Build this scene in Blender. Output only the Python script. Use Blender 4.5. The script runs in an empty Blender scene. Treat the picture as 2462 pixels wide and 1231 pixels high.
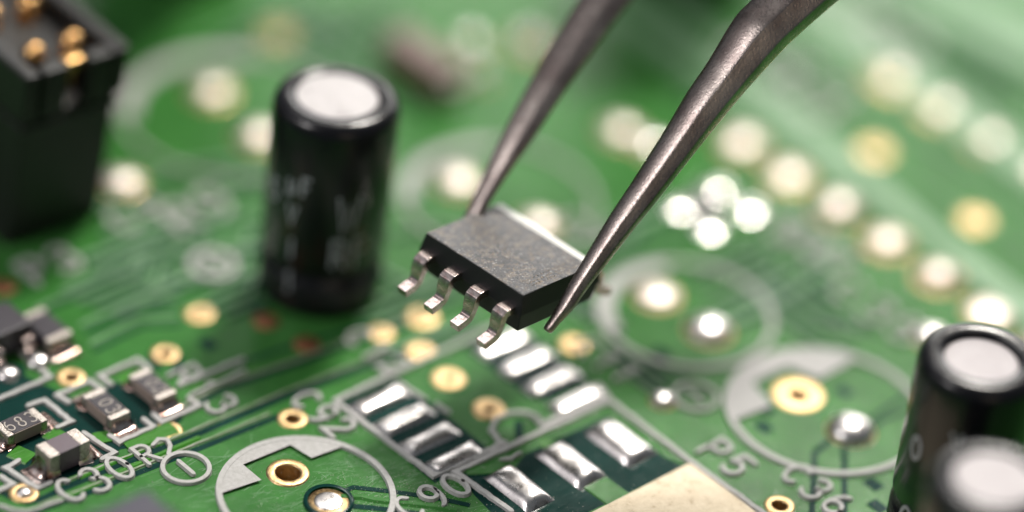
import bpy, bmesh, math, random
from mathutils import Vector, Matrix, Quaternion
from mathutils.geometry import delaunay_2d_cdt
random.seed(7)
S = bpy.context.scene
# units: 1 Blender unit = 1 mm (macro photograph of a circuit board)
S.unit_settings.system = 'METRIC'; S.unit_settings.scale_length = 0.001
COL = S.collection

# ------------------------------------------------------------------ camera
F = 9500.0; PW, PH = 2462.0, 1231.0
CAM = Vector((-74.4404, -73.948, 81.1648))
RX = Vector((0.7449602644739558, -0.6602310945088472, 0.09554635628083087))      # right
DY = Vector((-0.3296464958758837, -0.48883768081041795, -0.8076948121516213))    # down
FW = Vector((0.57997188907019, 0.5702040193330293, -0.5818075147545051))         # forward
cd = bpy.data.cameras.new('camera'); cam = bpy.data.objects.new('camera', cd); COL.objects.link(cam)
mw = Matrix((( RX.x, -DY.x, -FW.x, CAM.x), (RX.y, -DY.y, -FW.y, CAM.y), (RX.z, -DY.z, -FW.z, CAM.z), (0, 0, 0, 1)))
cam.matrix_world = mw
cd.sensor_width = 36; cd.lens = 36 * F / PW
cd.clip_start = 1; cd.clip_end = 2000
cd.dof.use_dof = True; cd.dof.focus_distance = 128.2
APERTURE = 5.6                                   # radius of the entrance pupil in mm
cd.dof.aperture_fstop = cd.lens * 1e-3 / (2 * APERTURE)
cd.dof.aperture_blades = 0
S.camera = cam
S.render.resolution_x = 1024; S.render.resolution_y = 512

# ------------------------------------------------------------------ light (studio macro set-up)
w = bpy.data.worlds.new('World'); S.world = w; w.use_nodes = True
bg = w.node_tree.nodes['Background']; bg.inputs[0].default_value = (0.82, 0.92, 1.0, 1); bg.inputs[1].default_value = 0.12

def area(name, loc, target, sx, sy, power, col=(1, 1, 1)):
    ld = bpy.data.lights.new(name, 'AREA'); ld.shape = 'RECTANGLE'; ld.size = sx; ld.size_y = sy
    ld.energy = power; ld.color = col
    o = bpy.data.objects.new(name, ld); COL.objects.link(o); o.location = loc
    o.rotation_euler = (Vector(target) - Vector(loc)).to_track_quat('-Z', 'Y').to_euler()
    return o
HB = Vector((0.713, 0.701, 0))        # horizontal direction away from the camera
HR = Vector((0.748, -0.663, 0))       # horizontal direction to the camera's right
def pol(right, back, up): return HR * right + HB * back + Vector((0, 0, up))
def box(name, loc, sx, sy, rad, col): return area(name, loc, (5, 5, 0), sx, sy, sx * sy * math.pi * rad, col)
box('softbox_back', pol(45, 236, 71), 190, 108, 4.3, (1.0, 0.97, 0.93))
box('key_spot', pol(38, 135, 200), 30, 30, 232, (1.0, 0.95, 0.87))
box('softbox_top', pol(-52, 128, 212), 90, 90, 2.8, (1.0, 0.98, 0.96))
box('softbox_left', pol(-163, -84, 176), 60, 60, 20.0, (1.0, 0.96, 0.95))
box('reflector_left', pol(-210, 10, 150), 120, 140, .55, (1.0, 0.93, 0.95))
box('reflector_warm', pol(85, -175, 80), 70, 70, .9, (1.0, 0.80, 0.58))
S.view_settings.view_transform = 'Standard'; S.view_settings.look = 'None'
S.view_settings.exposure = 0.12; S.view_settings.gamma = 1
S.cycles.use_denoising = True
S.cycles.max_bounces = 8; S.cycles.sample_clamp_indirect = 8

# ------------------------------------------------------------------ helpers
def at(px, py, z=0.0):
    """board point (height z) seen at a pixel of the 2462 x 1231 photograph"""
    d = RX * ((px - PW / 2) / F) + DY * ((py - PH / 2) / F) + FW
    k = (z - CAM.z) / d.z
    return CAM + d * k
def atd(px, py, depth):
    return CAM + (RX * ((px - PW / 2) / F) + DY * ((py - PH / 2) / F) + FW) * depth

def link(name, mesh, mat=None, parent=None, smooth=False):
    o = bpy.data.objects.new(name, mesh); COL.objects.link(o)
    if mat is not None and not mesh.materials: mesh.materials.append(mat)
    if smooth:
        for p in mesh.polygons: p.use_smooth = True
    if parent is not None: o.parent = parent
    return o
def tomesh(bm, name):
    bmesh.ops.recalc_face_normals(bm, faces=bm.faces)
    me = bpy.data.meshes.new(name); bm.to_mesh(me); bm.free(); return me
def pyd(name, vs, fs, mat, parent=None, smooth=False, recalc=True):
    me = bpy.data.meshes.new(name); me.from_pydata([tuple(v) for v in vs], [], fs); me.update()
    if recalc:
        bm = bmesh.new(); bm.from_mesh(me); bmesh.ops.recalc_face_normals(bm, faces=bm.faces); bm.to_mesh(me); bm.free()
    return link(name, me, mat, parent, smooth)
def root(name, label, cat, loc=(0, 0, 0), group=None, rz=0):
    o = bpy.data.objects.new(name, None); COL.objects.link(o); o.location = loc; o.rotation_euler = (0, 0, rz)
    o.empty_display_size = 1
    o['label'] = label; o['category'] = cat
    if group: o['group'] = group
    return o
def bevel(o, wd, seg=2, ang=30):
    m = o.modifiers.new('bevel', 'BEVEL'); m.width = wd; m.segments = seg; m.limit_method = 'ANGLE'; m.angle_limit = math.radians(ang)
    for p in o.data.polygons: p.use_smooth = True
    n = o.modifiers.new('wn', 'WEIGHTED_NORMAL'); n.keep_sharp = False
    return o
def lathe(name, prof, mat, parent=None, seg=48, loc=(0, 0, 0), smooth=True):
    vs, fs = [], []
    for r, z in prof:
        for k in range(seg):
            a = 2 * math.pi * k / seg; vs.append((loc[0] + r * math.cos(a), loc[1] + r * math.sin(a), loc[2] + z))
    for i in range(len(prof) - 1):
        for k in range(seg):
            k2 = (k + 1) % seg
            fs.append((i * seg + k, i * seg + k2, (i + 1) * seg + k2, (i + 1) * seg + k))
    return pyd(name, vs, fs, mat, parent, smooth)
def boxm(name, c, s, mat, parent=None, bev=0.0, seg=2):
    bm = bmesh.new(); bmesh.ops.create_cube(bm, size=1)
    for v in bm.verts: v.co = Vector((v.co.x * s[0] + c[0], v.co.y * s[1] + c[1], v.co.z * s[2] + c[2]))
    o = link(name, tomesh(bm, name), mat, parent)
    if bev: bevel(o, bev, seg)
    return o
def ribbon_geo(pts, wd, z0, z1, slope=0.03, closed=False, caps=True, fn=None):
    """raised strip with sloping sides along a polyline; returns verts, faces"""
    P = [Vector((p[0], p[1])) for p in pts]
    n = len(P); vs, fs = [], []
    hw = wd / 2
    if caps and not closed:
        # round ends: add short tapered stations
        d0 = (P[0] - P[1]).normalized(); d1 = (P[-1] - P[-2]).normalized()
        st = [(P[0] + d0 * hw * .95, .30), (P[0] + d0 * hw * .6, .80)]
        en = [(P[-1] + d1 * hw * .6, .80), (P[-1] + d1 * hw * .95, .30)]
        Q = [a for a, _ in st] + P + [a for a, _ in en]; Wd = [b for _, b in st] + [1] * n + [b for _, b in en]
    else:
        Q = P; Wd = [1] * n
    n = len(Q)
    for i in range(n):
        if closed: a, b = Q[i - 1], Q[(i + 1) % n]
        else: a, b = Q[max(0, i - 1)], Q[min(n - 1, i + 1)]
        if (b - a).length < 1e-9: t = Vector((1, 0))
        else:
            d1 = (Q[i] - a); d2 = (b - Q[i])
            if d1.length > 1e-9: d1.normalize()
            if d2.length > 1e-9: d2.normalize()
            t = (d1 + d2)
            t = t.normalized() if t.length > 1e-6 else d2
        nr = Vector((-t.y, t.x))
        m = 1.0
        if (closed or 0 < i < n - 1):
            dd = (Q[i] - a).normalized(); c = max(.5, abs(dd.dot(t))); m = 1 / c
        h = hw * Wd[i] * m; hi = max(h - slope, h * .4)
        for off, z in ((-h, z0), (-hi, z1), (hi, z1), (h, z0)):
            q = Q[i] + nr * off
            vs.append(fn(q.x, q.y, z) if fn else (q.x, q.y, z))
    rng = range(n) if closed else range(n - 1)
    for i in rng:
        j = (i + 1) % n
        for k in range(3): fs.append((i * 4 + k, j * 4 + k, j * 4 + k + 1, i * 4 + k + 1))
    if not closed:
        fs.append((0, 1, 2, 3)); fs.append(((n - 1) * 4 + 3, (n - 1) * 4 + 2, (n - 1) * 4 + 1, (n - 1) * 4))
    return vs, fs
def merge(items):
    V, Fc = [], []
    for vs, fs in items:
        o = len(V); V += list(vs); Fc += [tuple(i + o for i in f) for f in fs]
    return V, Fc
def poly_slab(name, pts, z0, z1, mat, parent, slope=0.0):
    n = len(pts); c = sum((Vector((p[0], p[1])) for p in pts), Vector((0, 0))) / n
    vs = [(p[0], p[1], z0) for p in pts]
    for p in pts:
        v = Vector((p[0], p[1])); d = (c - v).normalized() * slope; vs.append((v.x + d.x, v.y + d.y, z1))
    fs = [tuple(range(n, 2 * n))] + [(i, (i + 1) % n, n + (i + 1) % n, n + i) for i in range(n)]
    return pyd(name, vs, fs, mat, parent)

# ------------------------------------------------------------------ materials
def mat(name, col, rough=.5, metal=0.0, spec=.5, coat=0.0, coat_r=.1):
    m = bpy.data.materials.new(name); m.use_nodes = True
    b = m.node_tree.nodes['Principled BSDF']
    b.inputs['Base Color'].default_value = (*col, 1); b.inputs['Roughness'].default_value = rough
    b.inputs['Metallic'].default_value = metal; b.inputs['Specular IOR Level'].default_value = spec
    b.inputs['Coat Weight'].default_value = coat; b.inputs['Coat Roughness'].default_value = coat_r
    return m
def N(m, t, **kw):
    n = m.node_tree.nodes.new(t)
    for k, v in kw.items(): setattr(n, k, v)
    return n
def L(m, a, b): m.node_tree.links.new(a, b)
def coords(m, scale=(1, 1, 1), rot=(0, 0, 0)):
    t = N(m, 'ShaderNodeTexCoord'); mp = N(m, 'ShaderNodeMapping'); L(m, t.outputs['Object'], mp.inputs[0])
    mp.inputs['Scale'].default_value = scale; mp.inputs['Rotation'].default_value = rot
    return mp.outputs[0]
def noise(m, vec, scale, detail=4, rough=.6):
    n = N(m, 'ShaderNodeTexNoise'); L(m, vec, n.inputs['Vector']); n.inputs['Scale'].default_value = scale
    n.inputs['Detail'].default_value = detail; n.inputs['Roughness'].default_value = rough
    return n.outputs['Fac']
def ramp(m, fac, stops):
    r = N(m, 'ShaderNodeValToRGB'); L(m, fac, r.inputs[0])
    e = r.color_ramp.elements
    while len(e) < len(stops): e.new(.5)
    for q, (p, c) in zip(e, stops):
        q.position = p; q.color = (*c, 1) if len(c) == 3 else c
    return r.outputs[0]
def bsdf(m): return m.node_tree.nodes['Principled BSDF']
def bump(m, h, strength, dist):
    b = N(m, 'ShaderNodeBump'); L(m, h, b.inputs['Height']); b.inputs['Strength'].default_value = strength
    b.inputs['Distance'].default_value = dist; L(m, b.outputs[0], bsdf(m).inputs['Normal'])
    return b
def mixv(m, a, b, f=.5, op='ADD'):
    n = N(m, 'ShaderNodeMath', operation=op); L(m, a, n.inputs[0])
    if hasattr(b, 'links'): L(m, b, n.inputs[1])
    else: n.inputs[1].default_value = b
    return n.outputs[0]
def g3(v): return (v, v, v)

def pcb_mat(name, c0, c1, c2, r0=.26, r1=.5, brush=1.0):
    m = mat(name, c0, .35, spec=.24)
    v = coords(m)
    n1 = noise(m, v, .55, 5); L(m, ramp(m, n1, [(.3, c0), (.55, c1), (.75, c2)]), bsdf(m).inputs['Base Color'])
    br = coords(m, (.35, 9, 1), (0, 0, math.radians(12)))
    n2 = noise(m, br, 2.2, 5, .7)
    br2 = coords(m, (.5, 12, 1), (0, 0, math.radians(-28)))
    n3 = noise(m, br2, 2.0, 4, .7)
    fine = noise(m, v, 16, 4)
    mr = N(m, 'ShaderNodeMapRange'); L(m, n2, mr.inputs[0]); mr.inputs[1].default_value = .3; mr.inputs[2].default_value = .7
    mr.inputs[3].default_value = r0; mr.inputs[4].default_value = r1; L(m, mr.outputs[0], bsdf(m).inputs['Roughness'])
    s = mixv(m, mixv(m, n2, n3), mixv(m, fine, .6, op='MULTIPLY'))
    bump(m, s, .36 * brush, .014)
    return m
M_GREEN = pcb_mat('solder_mask_over_copper', (.030, .128, .025), (.044, .172, .036), (.062, .225, .050), .10, .23)
M_PALE = pcb_mat('solder_mask_pale', (.17, .31, .17), (.22, .37, .22), (.28, .43, .27), .25, .42)  # pale mask for bars and traces, brightened to paint in background haze
M_LIME = pcb_mat('solder_mask_trace', (.035, .170, .016), (.05, .21, .022), (.075, .25, .035), .15, .35)
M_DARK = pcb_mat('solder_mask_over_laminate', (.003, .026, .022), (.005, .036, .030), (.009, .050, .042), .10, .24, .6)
bsdf(M_DARK).inputs['Specular IOR Level'].default_value = .18

M_SILK = mat('silkscreen_ink', (.52, .50, .48), .62, spec=.35)
v = coords(M_SILK); n = noise(M_SILK, v, 7, 6, .7)
L(M_SILK, ramp(M_SILK, n, [(.3, (.36, .355, .34)), (.6, (.47, .465, .455)), (.8, (.53, .52, .51))]), bsdf(M_SILK).inputs['Base Color'])
bump(M_SILK, noise(M_SILK, v, 22, 4), .6, .02)

M_GOLD = mat('gold_plating', (.83, .58, .30), .36, 1.0)
v = coords(M_GOLD); n = noise(M_GOLD, v, 3.5, 6, .75)
L(M_GOLD, ramp(M_GOLD, n, [(.32, (.34, .20, .09)), (.46, (.52, .36, .18)), (.7, (.62, .45, .26))]), bsdf(M_GOLD).inputs['Base Color'])
L(M_GOLD, ramp(M_GOLD, noise(M_GOLD, v, 9, 5), [(.3, g3(.28)), (.7, g3(.52))]), bsdf(M_GOLD).inputs['Roughness'])
bump(M_GOLD, noise(M_GOLD, v, 11, 5), .5, .03)
M_GOLDPAD = mat('gold_pad_matte', (.75, .58, .36), .55, .25)
v = coords(M_GOLDPAD); n = noise(M_GOLDPAD, v, 2.2, 8, .8)
L(M_GOLDPAD, ramp(M_GOLDPAD, n, [(.35, (.38, .29, .19)), (.45, (.58, .49, .35)), (.65, (.66, .57, .43))]), bsdf(M_GOLDPAD).inputs['Base Color'])
bump(M_GOLDPAD, noise(M_GOLDPAD, v, 9, 6), .6, .03)
M_COPPER = mat('copper_barrel', (.45, .17, .06), .35, 1.0)
M_COPPERPAD = mat('copper_pad', (.30, .125, .06), .5, .6)
M_HOLE = mat('hole_dark', (.03, .012, .006), .6)
M_SOLDER = mat('solder', (.64, .61, .60), .2, 1.0)
v = coords(M_SOLDER); n = noise(M_SOLDER, v, 2.5, 5)
L(M_SOLDER, ramp(M_SOLDER, n, [(.3, g3(.22)), (.7, g3(.37))]), bsdf(M_SOLDER).inputs['Roughness'])
bump(M_SOLDER, noise(M_SOLDER, v, 4, 3), .16, .04)
M_SOLDER_SOFT = mat('solder_matte', (.56, .50, .46), .45, 1.0)
v = coords(M_SOLDER_SOFT); bump(M_SOLDER_SOFT, noise(M_SOLDER_SOFT, v, 3, 4), .4, .05)
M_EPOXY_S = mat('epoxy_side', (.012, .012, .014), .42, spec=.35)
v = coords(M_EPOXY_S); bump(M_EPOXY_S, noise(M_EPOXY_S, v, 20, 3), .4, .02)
M_TIN = mat('tin_lead_frame', (.66, .56, .53), .23, 1.0)
v = coords(M_TIN); n = noise(M_TIN, v, 5, 5)
L(M_TIN, ramp(M_TIN, n, [(.3, (.42, .29, .27)), (.6, (.70, .60, .57))]), bsdf(M_TIN).inputs['Base Color'])
bump(M_TIN, noise(M_TIN, v, 14, 3), .3, .02)
M_TERM = mat('terminal_tinned', (.48, .44, .42), .42, .9)
v = coords(M_TERM); n = noise(M_TERM, v, 14, 5, .75)
L(M_TERM, ramp(M_TERM, n, [(.35, (.16, .13, .12)), (.5, (.42, .38, .35)), (.7, (.66, .61, .57))]), bsdf(M_TERM).inputs['Base Color'])
bump(M_TERM, n, .5, .03)
M_FILLET = mat('solder_fillet', (.55, .42, .36), .2, 1.0)
v = coords(M_FILLET); n = noise(M_FILLET, v, 3.5, 5)
L(M_FILLET, ramp(M_FILLET, n, [(.35, (.22, .10, .07)), (.5, (.50, .38, .34)), (.68, (.72, .65, .62))]), bsdf(M_FILLET).inputs['Base Color'])
bump(M_FILLET, noise(M_FILLET, v, 7, 4), .4, .03)
M_CERAM = mat('ceramic_brown_violet', (.115, .085, .105), .42)
v = coords(M_CERAM); bump(M_CERAM, noise(M_CERAM, v, 18, 5), .4, .015)
M_RESBODY = mat('resistor_film_black', (.04, .035, .045), .35)
v = coords(M_RESBODY); bump(M_RESBODY, noise(M_RESBODY, v, 12, 5), .4, .02)
M_ALUMINA = mat('alumina_side', (.30, .24, .21), .55)
M_BODYGREY = mat('body_grey', (.16, .15, .16), .5)
M_MARK = mat('marking_ink', (.42, .38, .34), .6)
# epoxy of the chip
M_EPOXY = mat('moulded_epoxy', (.035, .035, .04), .5, spec=.42)
v = coords(M_EPOXY); n = noise(M_EPOXY, v, 3.6, 8, .8); nf = noise(M_EPOXY, v, 17, 3, .85)
L(M_EPOXY, ramp(M_EPOXY, n, [(.36, (.018, .019, .023)), (.53, (.036, .038, .044)), (.58, (.17, .13, .09)), (.64, (.055, .057, .064))]), bsdf(M_EPOXY).inputs['Base Color'])
vsp = N(M_EPOXY, 'ShaderNodeTexNoise'); L(M_EPOXY, v, vsp.inputs['Vector']); vsp.inputs['Scale'].default_value = 13; vsp.inputs['Detail'].default_value = 2
mxs = N(M_EPOXY, 'ShaderNodeMix', data_type='RGBA'); L(M_EPOXY, ramp(M_EPOXY, vsp.outputs['Fac'], [(.60, g3(0)), (.70, g3(.8))]), mxs.inputs[0])
L(M_EPOXY, bsdf(M_EPOXY).inputs['Base Color'].links[0].from_socket, mxs.inputs[6]); mxs.inputs[7].default_value = (.34, .33, .34, 1)
L(M_EPOXY, mxs.outputs[2], bsdf(M_EPOXY).inputs['Base Color'])
L(M_EPOXY, ramp(M_EPOXY, nf, [(.38, g3(.20)), (.62, g3(.52))]), bsdf(M_EPOXY).inputs['Roughness'])
bump(M_EPOXY, nf, .6, .025)
M_EPOXY_B = mat('epoxy_bevel_highlight', (.72, .72, .68), .3, spec=.7)  # pale chamfer colour paints in a bright highlight on the black epoxy
M_LASER = mat('laser_marking', (.006, .005, .005), .85)
M_LASER2 = mat('marking_residue', (.22, .16, .10), .7)
M_SLEEVE = mat('sleeve_black', (.006, .006, .008), .24, spec=.32, coat=.12)
v = coords(M_SLEEVE); bump(M_SLEEVE, noise(M_SLEEVE, v, 3, 4), .35, .05)
M_PRINT = mat('sleeve_print_grey', (.27, .28, .31), .5)
M_ALU = mat('aluminium_can_top', (.5, .48, .47), .5, .15)
v = coords(M_ALU); n = noise(M_ALU, v, 1.6, 6, .7)
L(M_ALU, ramp(M_ALU, n, [(.27, (.20, .17, .18)), (.40, (.40, .38, .385)), (.7, (.46, .44, .445))]), bsdf(M_ALU).inputs['Base Color'])
bump(M_ALU, noise(M_ALU, v, 9, 4), .3, .02)
M_ALU2 = M_ALU.copy(); M_ALU2.name = 'aluminium_can_top_shaded'  # darker copy of the same top, for the weaker glare on the near caps
for e_ in [n_ for n_ in M_ALU2.node_tree.nodes if n_.type == 'VALTORGB'][0].color_ramp.elements: e_.color = (e_.color[0] * .72, e_.color[1] * .70, e_.color[2] * .72, 1)
M_PLASTIC = mat('black_nylon', (.012, .012, .012), .4, spec=.35)
v = coords(M_PLASTIC); bump(M_PLASTIC, noise(M_PLASTIC, v, 6, 4), .3, .03)
M_PIN = mat('brass_pin', (.80, .48, .20), .26, 1.0)
M_VIOLET = mat('package_violet_grey', (.022, .020, .044), .55)
M_BROWN = mat('brown_ceramic', (.16, .10, .085), .45)
# tweezers
M_STEEL = mat('burnished_steel', (.3, .27, .27), .34, 1.0)
v = coords(M_STEEL)
n = noise(M_STEEL, coords(M_STEEL, (1, 1, .45)), .8, 7, .65)
L(M_STEEL, ramp(M_STEEL, n, [(.3, (.20, .155, .145)), (.5, (.33, .28, .26)), (.72, (.48, .42, .385))]), bsdf(M_STEEL).inputs['Base Color'])
sc = noise(M_STEEL, coords(M_STEEL, (1, 1, 1)), 9, 8, .8)
vr = N(M_STEEL, 'ShaderNodeTexNoise'); mpv = coords(M_STEEL, (14, 14, .8), (.6, -.5, .3)); L(M_STEEL, mpv, vr.inputs['Vector']); vr.inputs['Scale'].default_value = 1.2; vr.inputs['Detail'].default_value = 6
L(M_STEEL, ramp(M_STEEL, sc, [(.3, g3(.22)), (.7, g3(.36))]), bsdf(M_STEEL).inputs['Roughness'])
bump(M_STEEL, mixv(M_STEEL, mixv(M_STEEL, noise(M_STEEL, coords(M_STEEL), 34, 2, .5), .35, op='MULTIPLY'), vr.outputs['Fac']), .45, .02)
M_DUST = mat('dust', (.5, .5, .42), .6)

# ------------------------------------------------------------------ circuit board
board = root('circuit_board', 'green printed circuit board with white print and gold pads under everything else', 'circuit board')

def px(*pts): return [at(*p) for p in pts]
holes = []      # (x, y, r) drilled through the board
VIAS = [  # px, py, ring radius, hole radius
    (703, 1008, .52, .24), (1078, 912, .60, .16), (1175, 985, .58, .16), (480, 755, .54, .16),
    (397, 852, .50, .20), (170, 908, .50, .20), (57, 1186, .50, .26), (405, 1036, .48, .24),
    (1380, 830, .52, .12), (1015, 765, .58, .16), (1010, 846, .54, .10), (915, 802, .48, .10),
    (1874, 1217, .52, .26), (2103, 365, .62, .10), (2345, 530, .62, .10), (2240, 1078, .5, .2),
    (665, 82, .66, .12)]
THRU = [(692, 1138, .72, .42), (1918, 950, .92, .36)]
for a, b, r, h in VIAS + THRU:
    p = at(a, b); holes.append((p.x, p.y, h, r))

# laminate: one slab with the drilled holes cut out of its top sheet
X0, X1, Y0, Y1 = -62, 90, -60, 80
co = [Vector(c) for c in ((X0, Y0), (X1, Y0), (X1, Y1), (X0, Y1))]; ed = [(0, 1), (1, 2), (2, 3), (3, 0)]
HS = 20
for hx, hy, h, r in holes:
    s = len(co)
    for k in range(HS):
        a = 2 * math.pi * k / HS; co.append(Vector((hx + h * 1.02 * math.cos(a), hy + h * 1.02 * math.sin(a))))
    ed += [(s + k, s + (k + 1) % HS) for k in range(HS)]
vo, _, fo, *_r = delaunay_2d_cdt(co, ed, [], 1, 1e-5)
fk = []
for f in fo:
    c = sum((vo[i] for i in f), Vector((0, 0))) / len(f)
    if any((c.x - hx) ** 2 + (c.y - hy) ** 2 < (h * .97) ** 2 for hx, hy, h, r in holes): continue
    fk.append(tuple(f))
vs = [(p.x, p.y, 0) for p in vo]
n0 = len(vs)
vs += [(X0, Y0, -1.6), (X1, Y0, -1.6), (X1, Y1, -1.6), (X0, Y1, -1.6)]
fk += [(n0, n0 + 1, n0 + 2, n0 + 3), (0, 1, n0 + 1, n0), (1, 2, n0 + 2, n0 + 1), (2, 3, n0 + 3, n0 + 2), (3, 0, n0, n0 + 3)]
pyd('copper_pour', vs, fk, M_GREEN, board)

layer = [0]
def dz():
    layer[0] += 1; return layer[0] * 0.00035
def dark(pts, board_xy=False):
    P = pts if board_xy else px(*pts)
    z = .004 + dz()
    return poly_slab('bare_laminate', P, -.01, z, M_DARK, board)
def strip(pts, wd, mat_, name, h=.04, slope=.03, world=False, caps=False, closed=False):
    P = pts if world else px(*pts)
    vs, fs = ribbon_geo(P, wd, -.003, h + dz(), slope, closed, caps)
    return pyd(name, vs, fs, mat_, board)
def gap(pts, wd=.2, world=False): return strip(pts, wd, M_DARK, 'trace_gap', .005, .002, world)
def trace(pts, wd=.3, m=None, world=False): return strip(pts, wd, m or M_LIME, 'copper_trace', .05, .09, world)
def rough_line(P, step=.16, j=.012):
    out = []; rn = random.Random(int(P[0][0] * 997) + len(P))
    for a, b in zip(P[:-1], P[1:]):
        a = Vector((a[0], a[1])); b = Vector((b[0], b[1])); n = max(1, int((b - a).length / step))
        for i in range(n):
            q = a.lerp(b, i / n); out.append((q.x + rn.gauss(0, j), q.y + rn.gauss(0, j)))
    out.append((P[-1][0], P[-1][1])); return out
def silk(pts, wd=.2, world=False, closed=False):
    return strip(rough_line(pts if world else px(*pts)), wd * 1.12, M_SILK, 'silkscreen_line', .036, .025, True, True, closed)
def circ(c, r, a0=0, a1=360, n=64):
    m = max(4, int(n * abs(a1 - a0) / 360))
    k = m if abs(a1 - a0) >= 360 else m + 1
    return [(c[0] + r * math.cos(math.radians(a0 + (a1 - a0) * i / m)), c[1] + r * math.sin(math.radians(a0 + (a1 - a0) * i / m))) for i in range(k)]

# --- dark areas without copper
SX, SY = 0.0, 0.0     # centre of the empty SOIC footprint is the board origin
PL, G = 2.16, 5.48
def xy(x, y): return (x, y, 0)
dark([xy(-G/2-PL/2-.22, 2.55), xy(-G/2+PL/2+.25, 2.55), xy(-G/2+PL/2+.25, -2.45), xy(-G/2-PL/2-.22, -2.45)], True)
dark([xy(G/2-PL/2-.1, 2.5), xy(G/2+PL/2+.05, 2.5), xy(G/2+PL/2+.05, -1.35), xy(G/2-PL/2+.3, -1.35), xy(G/2-PL/2-.1, -.9)], True)
gap([(1247, 1012), (1249, 1062)], .28)
dark([(1262, 1092), (1315, 1068), (1462, 1000), (1600, 1100), (1637, 1117), (1662, 1113), (1414, 1231), (1300, 1290), (1180, 1231), (1140, 1190), (1110, 1140), (1200, 1118), (1235, 1128)])
strip([(1418, 1152), (1515, 1222)], 1.05, M_GREEN, 'copper_trace', .045, .04)
strip([(1120, 1132), (1190, 1128), (1215, 1117)], .5, M_GREEN, 'copper_trace', .045, .04)
strip([(1300, 1062), (1335, 1078)], .5, M_LIME, 'copper_trace', .045, .04)
# gold contact area at the lower edge
g0 = at(1660, 1115); ux = Vector((-1, 0, 0)); uy = Vector((0, -1, 0))
gp = [g0, g0 + Vector((0, -11, 0)), g0 + Vector((-8.0, -11, 0)), g0 + Vector((-8.0, 0, 0))]
o = poly_slab('gold_contact', gp, .0, .07, M_GOLDPAD, board, .02)

# --- lower-left trace bundle
gap([(1060, 800), (955, 852), (696, 950), (500, 1033), (461, 1050), (278, 1121), (152, 1175), (94, 1202), (67, 1208), (27, 1195), (-60, 1150)], .26)
gap([(675, 999), (500, 1070), (425, 1100), (210, 1186), (103, 1224), (0, 1268)], .24)
gap([(1000, 770), (690, 885), (540, 935), (450, 985), (425, 1010)], .2)
gap([(900, 780), (680, 838), (560, 880), (440, 925)], .16)
trace([(480, 1052), (360, 1103), (245, 1156), (120, 1215), (60, 1231)], .26)
trace([(448, 1040), (300, 1101), (190, 1150)], .22)
trace([(620, 880), (520, 912), (460, 940)], .2)
strip([(192, 782), (322, 727), (430, 720)], .16, M_PALE, 'copper_trace', .05, .05)
strip([(215, 828), (327, 770), (430, 762)], .16, M_PALE, 'copper_trace', .05, .05)
gap([(205, 800), (325, 748), (430, 738)], .2)
gap([(225, 845), (340, 786), (440, 780)], .16)
# dark zone under the small parts at the left
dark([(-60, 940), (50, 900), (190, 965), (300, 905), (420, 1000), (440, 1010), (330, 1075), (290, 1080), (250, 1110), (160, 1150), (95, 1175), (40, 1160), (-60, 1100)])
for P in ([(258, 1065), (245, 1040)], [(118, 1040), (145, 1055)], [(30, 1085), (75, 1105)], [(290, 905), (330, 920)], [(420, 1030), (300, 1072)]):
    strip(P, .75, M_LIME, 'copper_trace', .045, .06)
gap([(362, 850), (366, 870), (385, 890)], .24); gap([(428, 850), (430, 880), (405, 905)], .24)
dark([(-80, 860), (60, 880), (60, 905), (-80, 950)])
M_EDGE = mat('trace_edge_glint', (.2, .26, .18), .45)  # pale strips beside the gaps paint in glints along the trace edges
v = coords(M_EDGE); L(M_EDGE, ramp(M_EDGE, noise(M_EDGE, v, 3, 6, .7), [(.35, (.12, .22, .08)), (.55, (.22, .27, .18)), (.7, (.32, .33, .28))]), bsdf(M_EDGE).inputs['Base Color'])
def edge(pts, wd=.12, up=.17):
    P = [(p.x, p.y + up) for p in px(*pts)]
    return strip(rough_line(P, .3, .008), wd, M_EDGE, 'copper_trace', .045, .03, True)
edge([(955, 852), (696, 950), (500, 1033), (461, 1050), (278, 1121), (152, 1175)], .13, .22)
edge([(660, 1003), (500, 1070), (425, 1100), (210, 1186), (103, 1224)], .13, .22)
edge([(690, 885), (540, 935), (450, 985)], .15, .2)
edge([(1000, 770), (690, 885)], .15, .2)
# C90 pad trace with its moat
cp = at(790, 1208)
P1 = [at(812, 1187), at(850, 1172), at(950, 1183), at(1050, 1198), at(1130, 1215)]
gap(P1, .2, True)
P2 = [at(832, 1216), at(900, 1222), at(1010, 1236)]
gap(P2, .24, True)
trace([(820, 1195), (868, 1194), (900, 1202), (1040, 1217), (1100, 1228)], .34, M_GREEN)
# C36 traces
gap([(2018, 1040), (1958, 1090), (1950, 1290)], .2)
gap([(2030, 1060), (2030, 1290)], .2)
gap([(2062, 1030), (2180, 950), (2260, 910)], .14); gap([(2090, 1052), (2120, 1010), (2200, 980)], .14)
for c in ((1836, 1027), (2028, 942), (1840, 985), (2100, 1165), (2110, 1218), (500, 828), (620, 745), (1870, 705), (1985, 705), (1475, 800), (1590, 850)):
    p = at(*c); poly_slab('bare_laminate', [(p.x - .22, p.y - .3), (p.x + .22, p.y - .3), (p.x + .22, p.y + .3), (p.x - .22, p.y + .3)], -.01, .004 + dz(), M_DARK, board)
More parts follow.
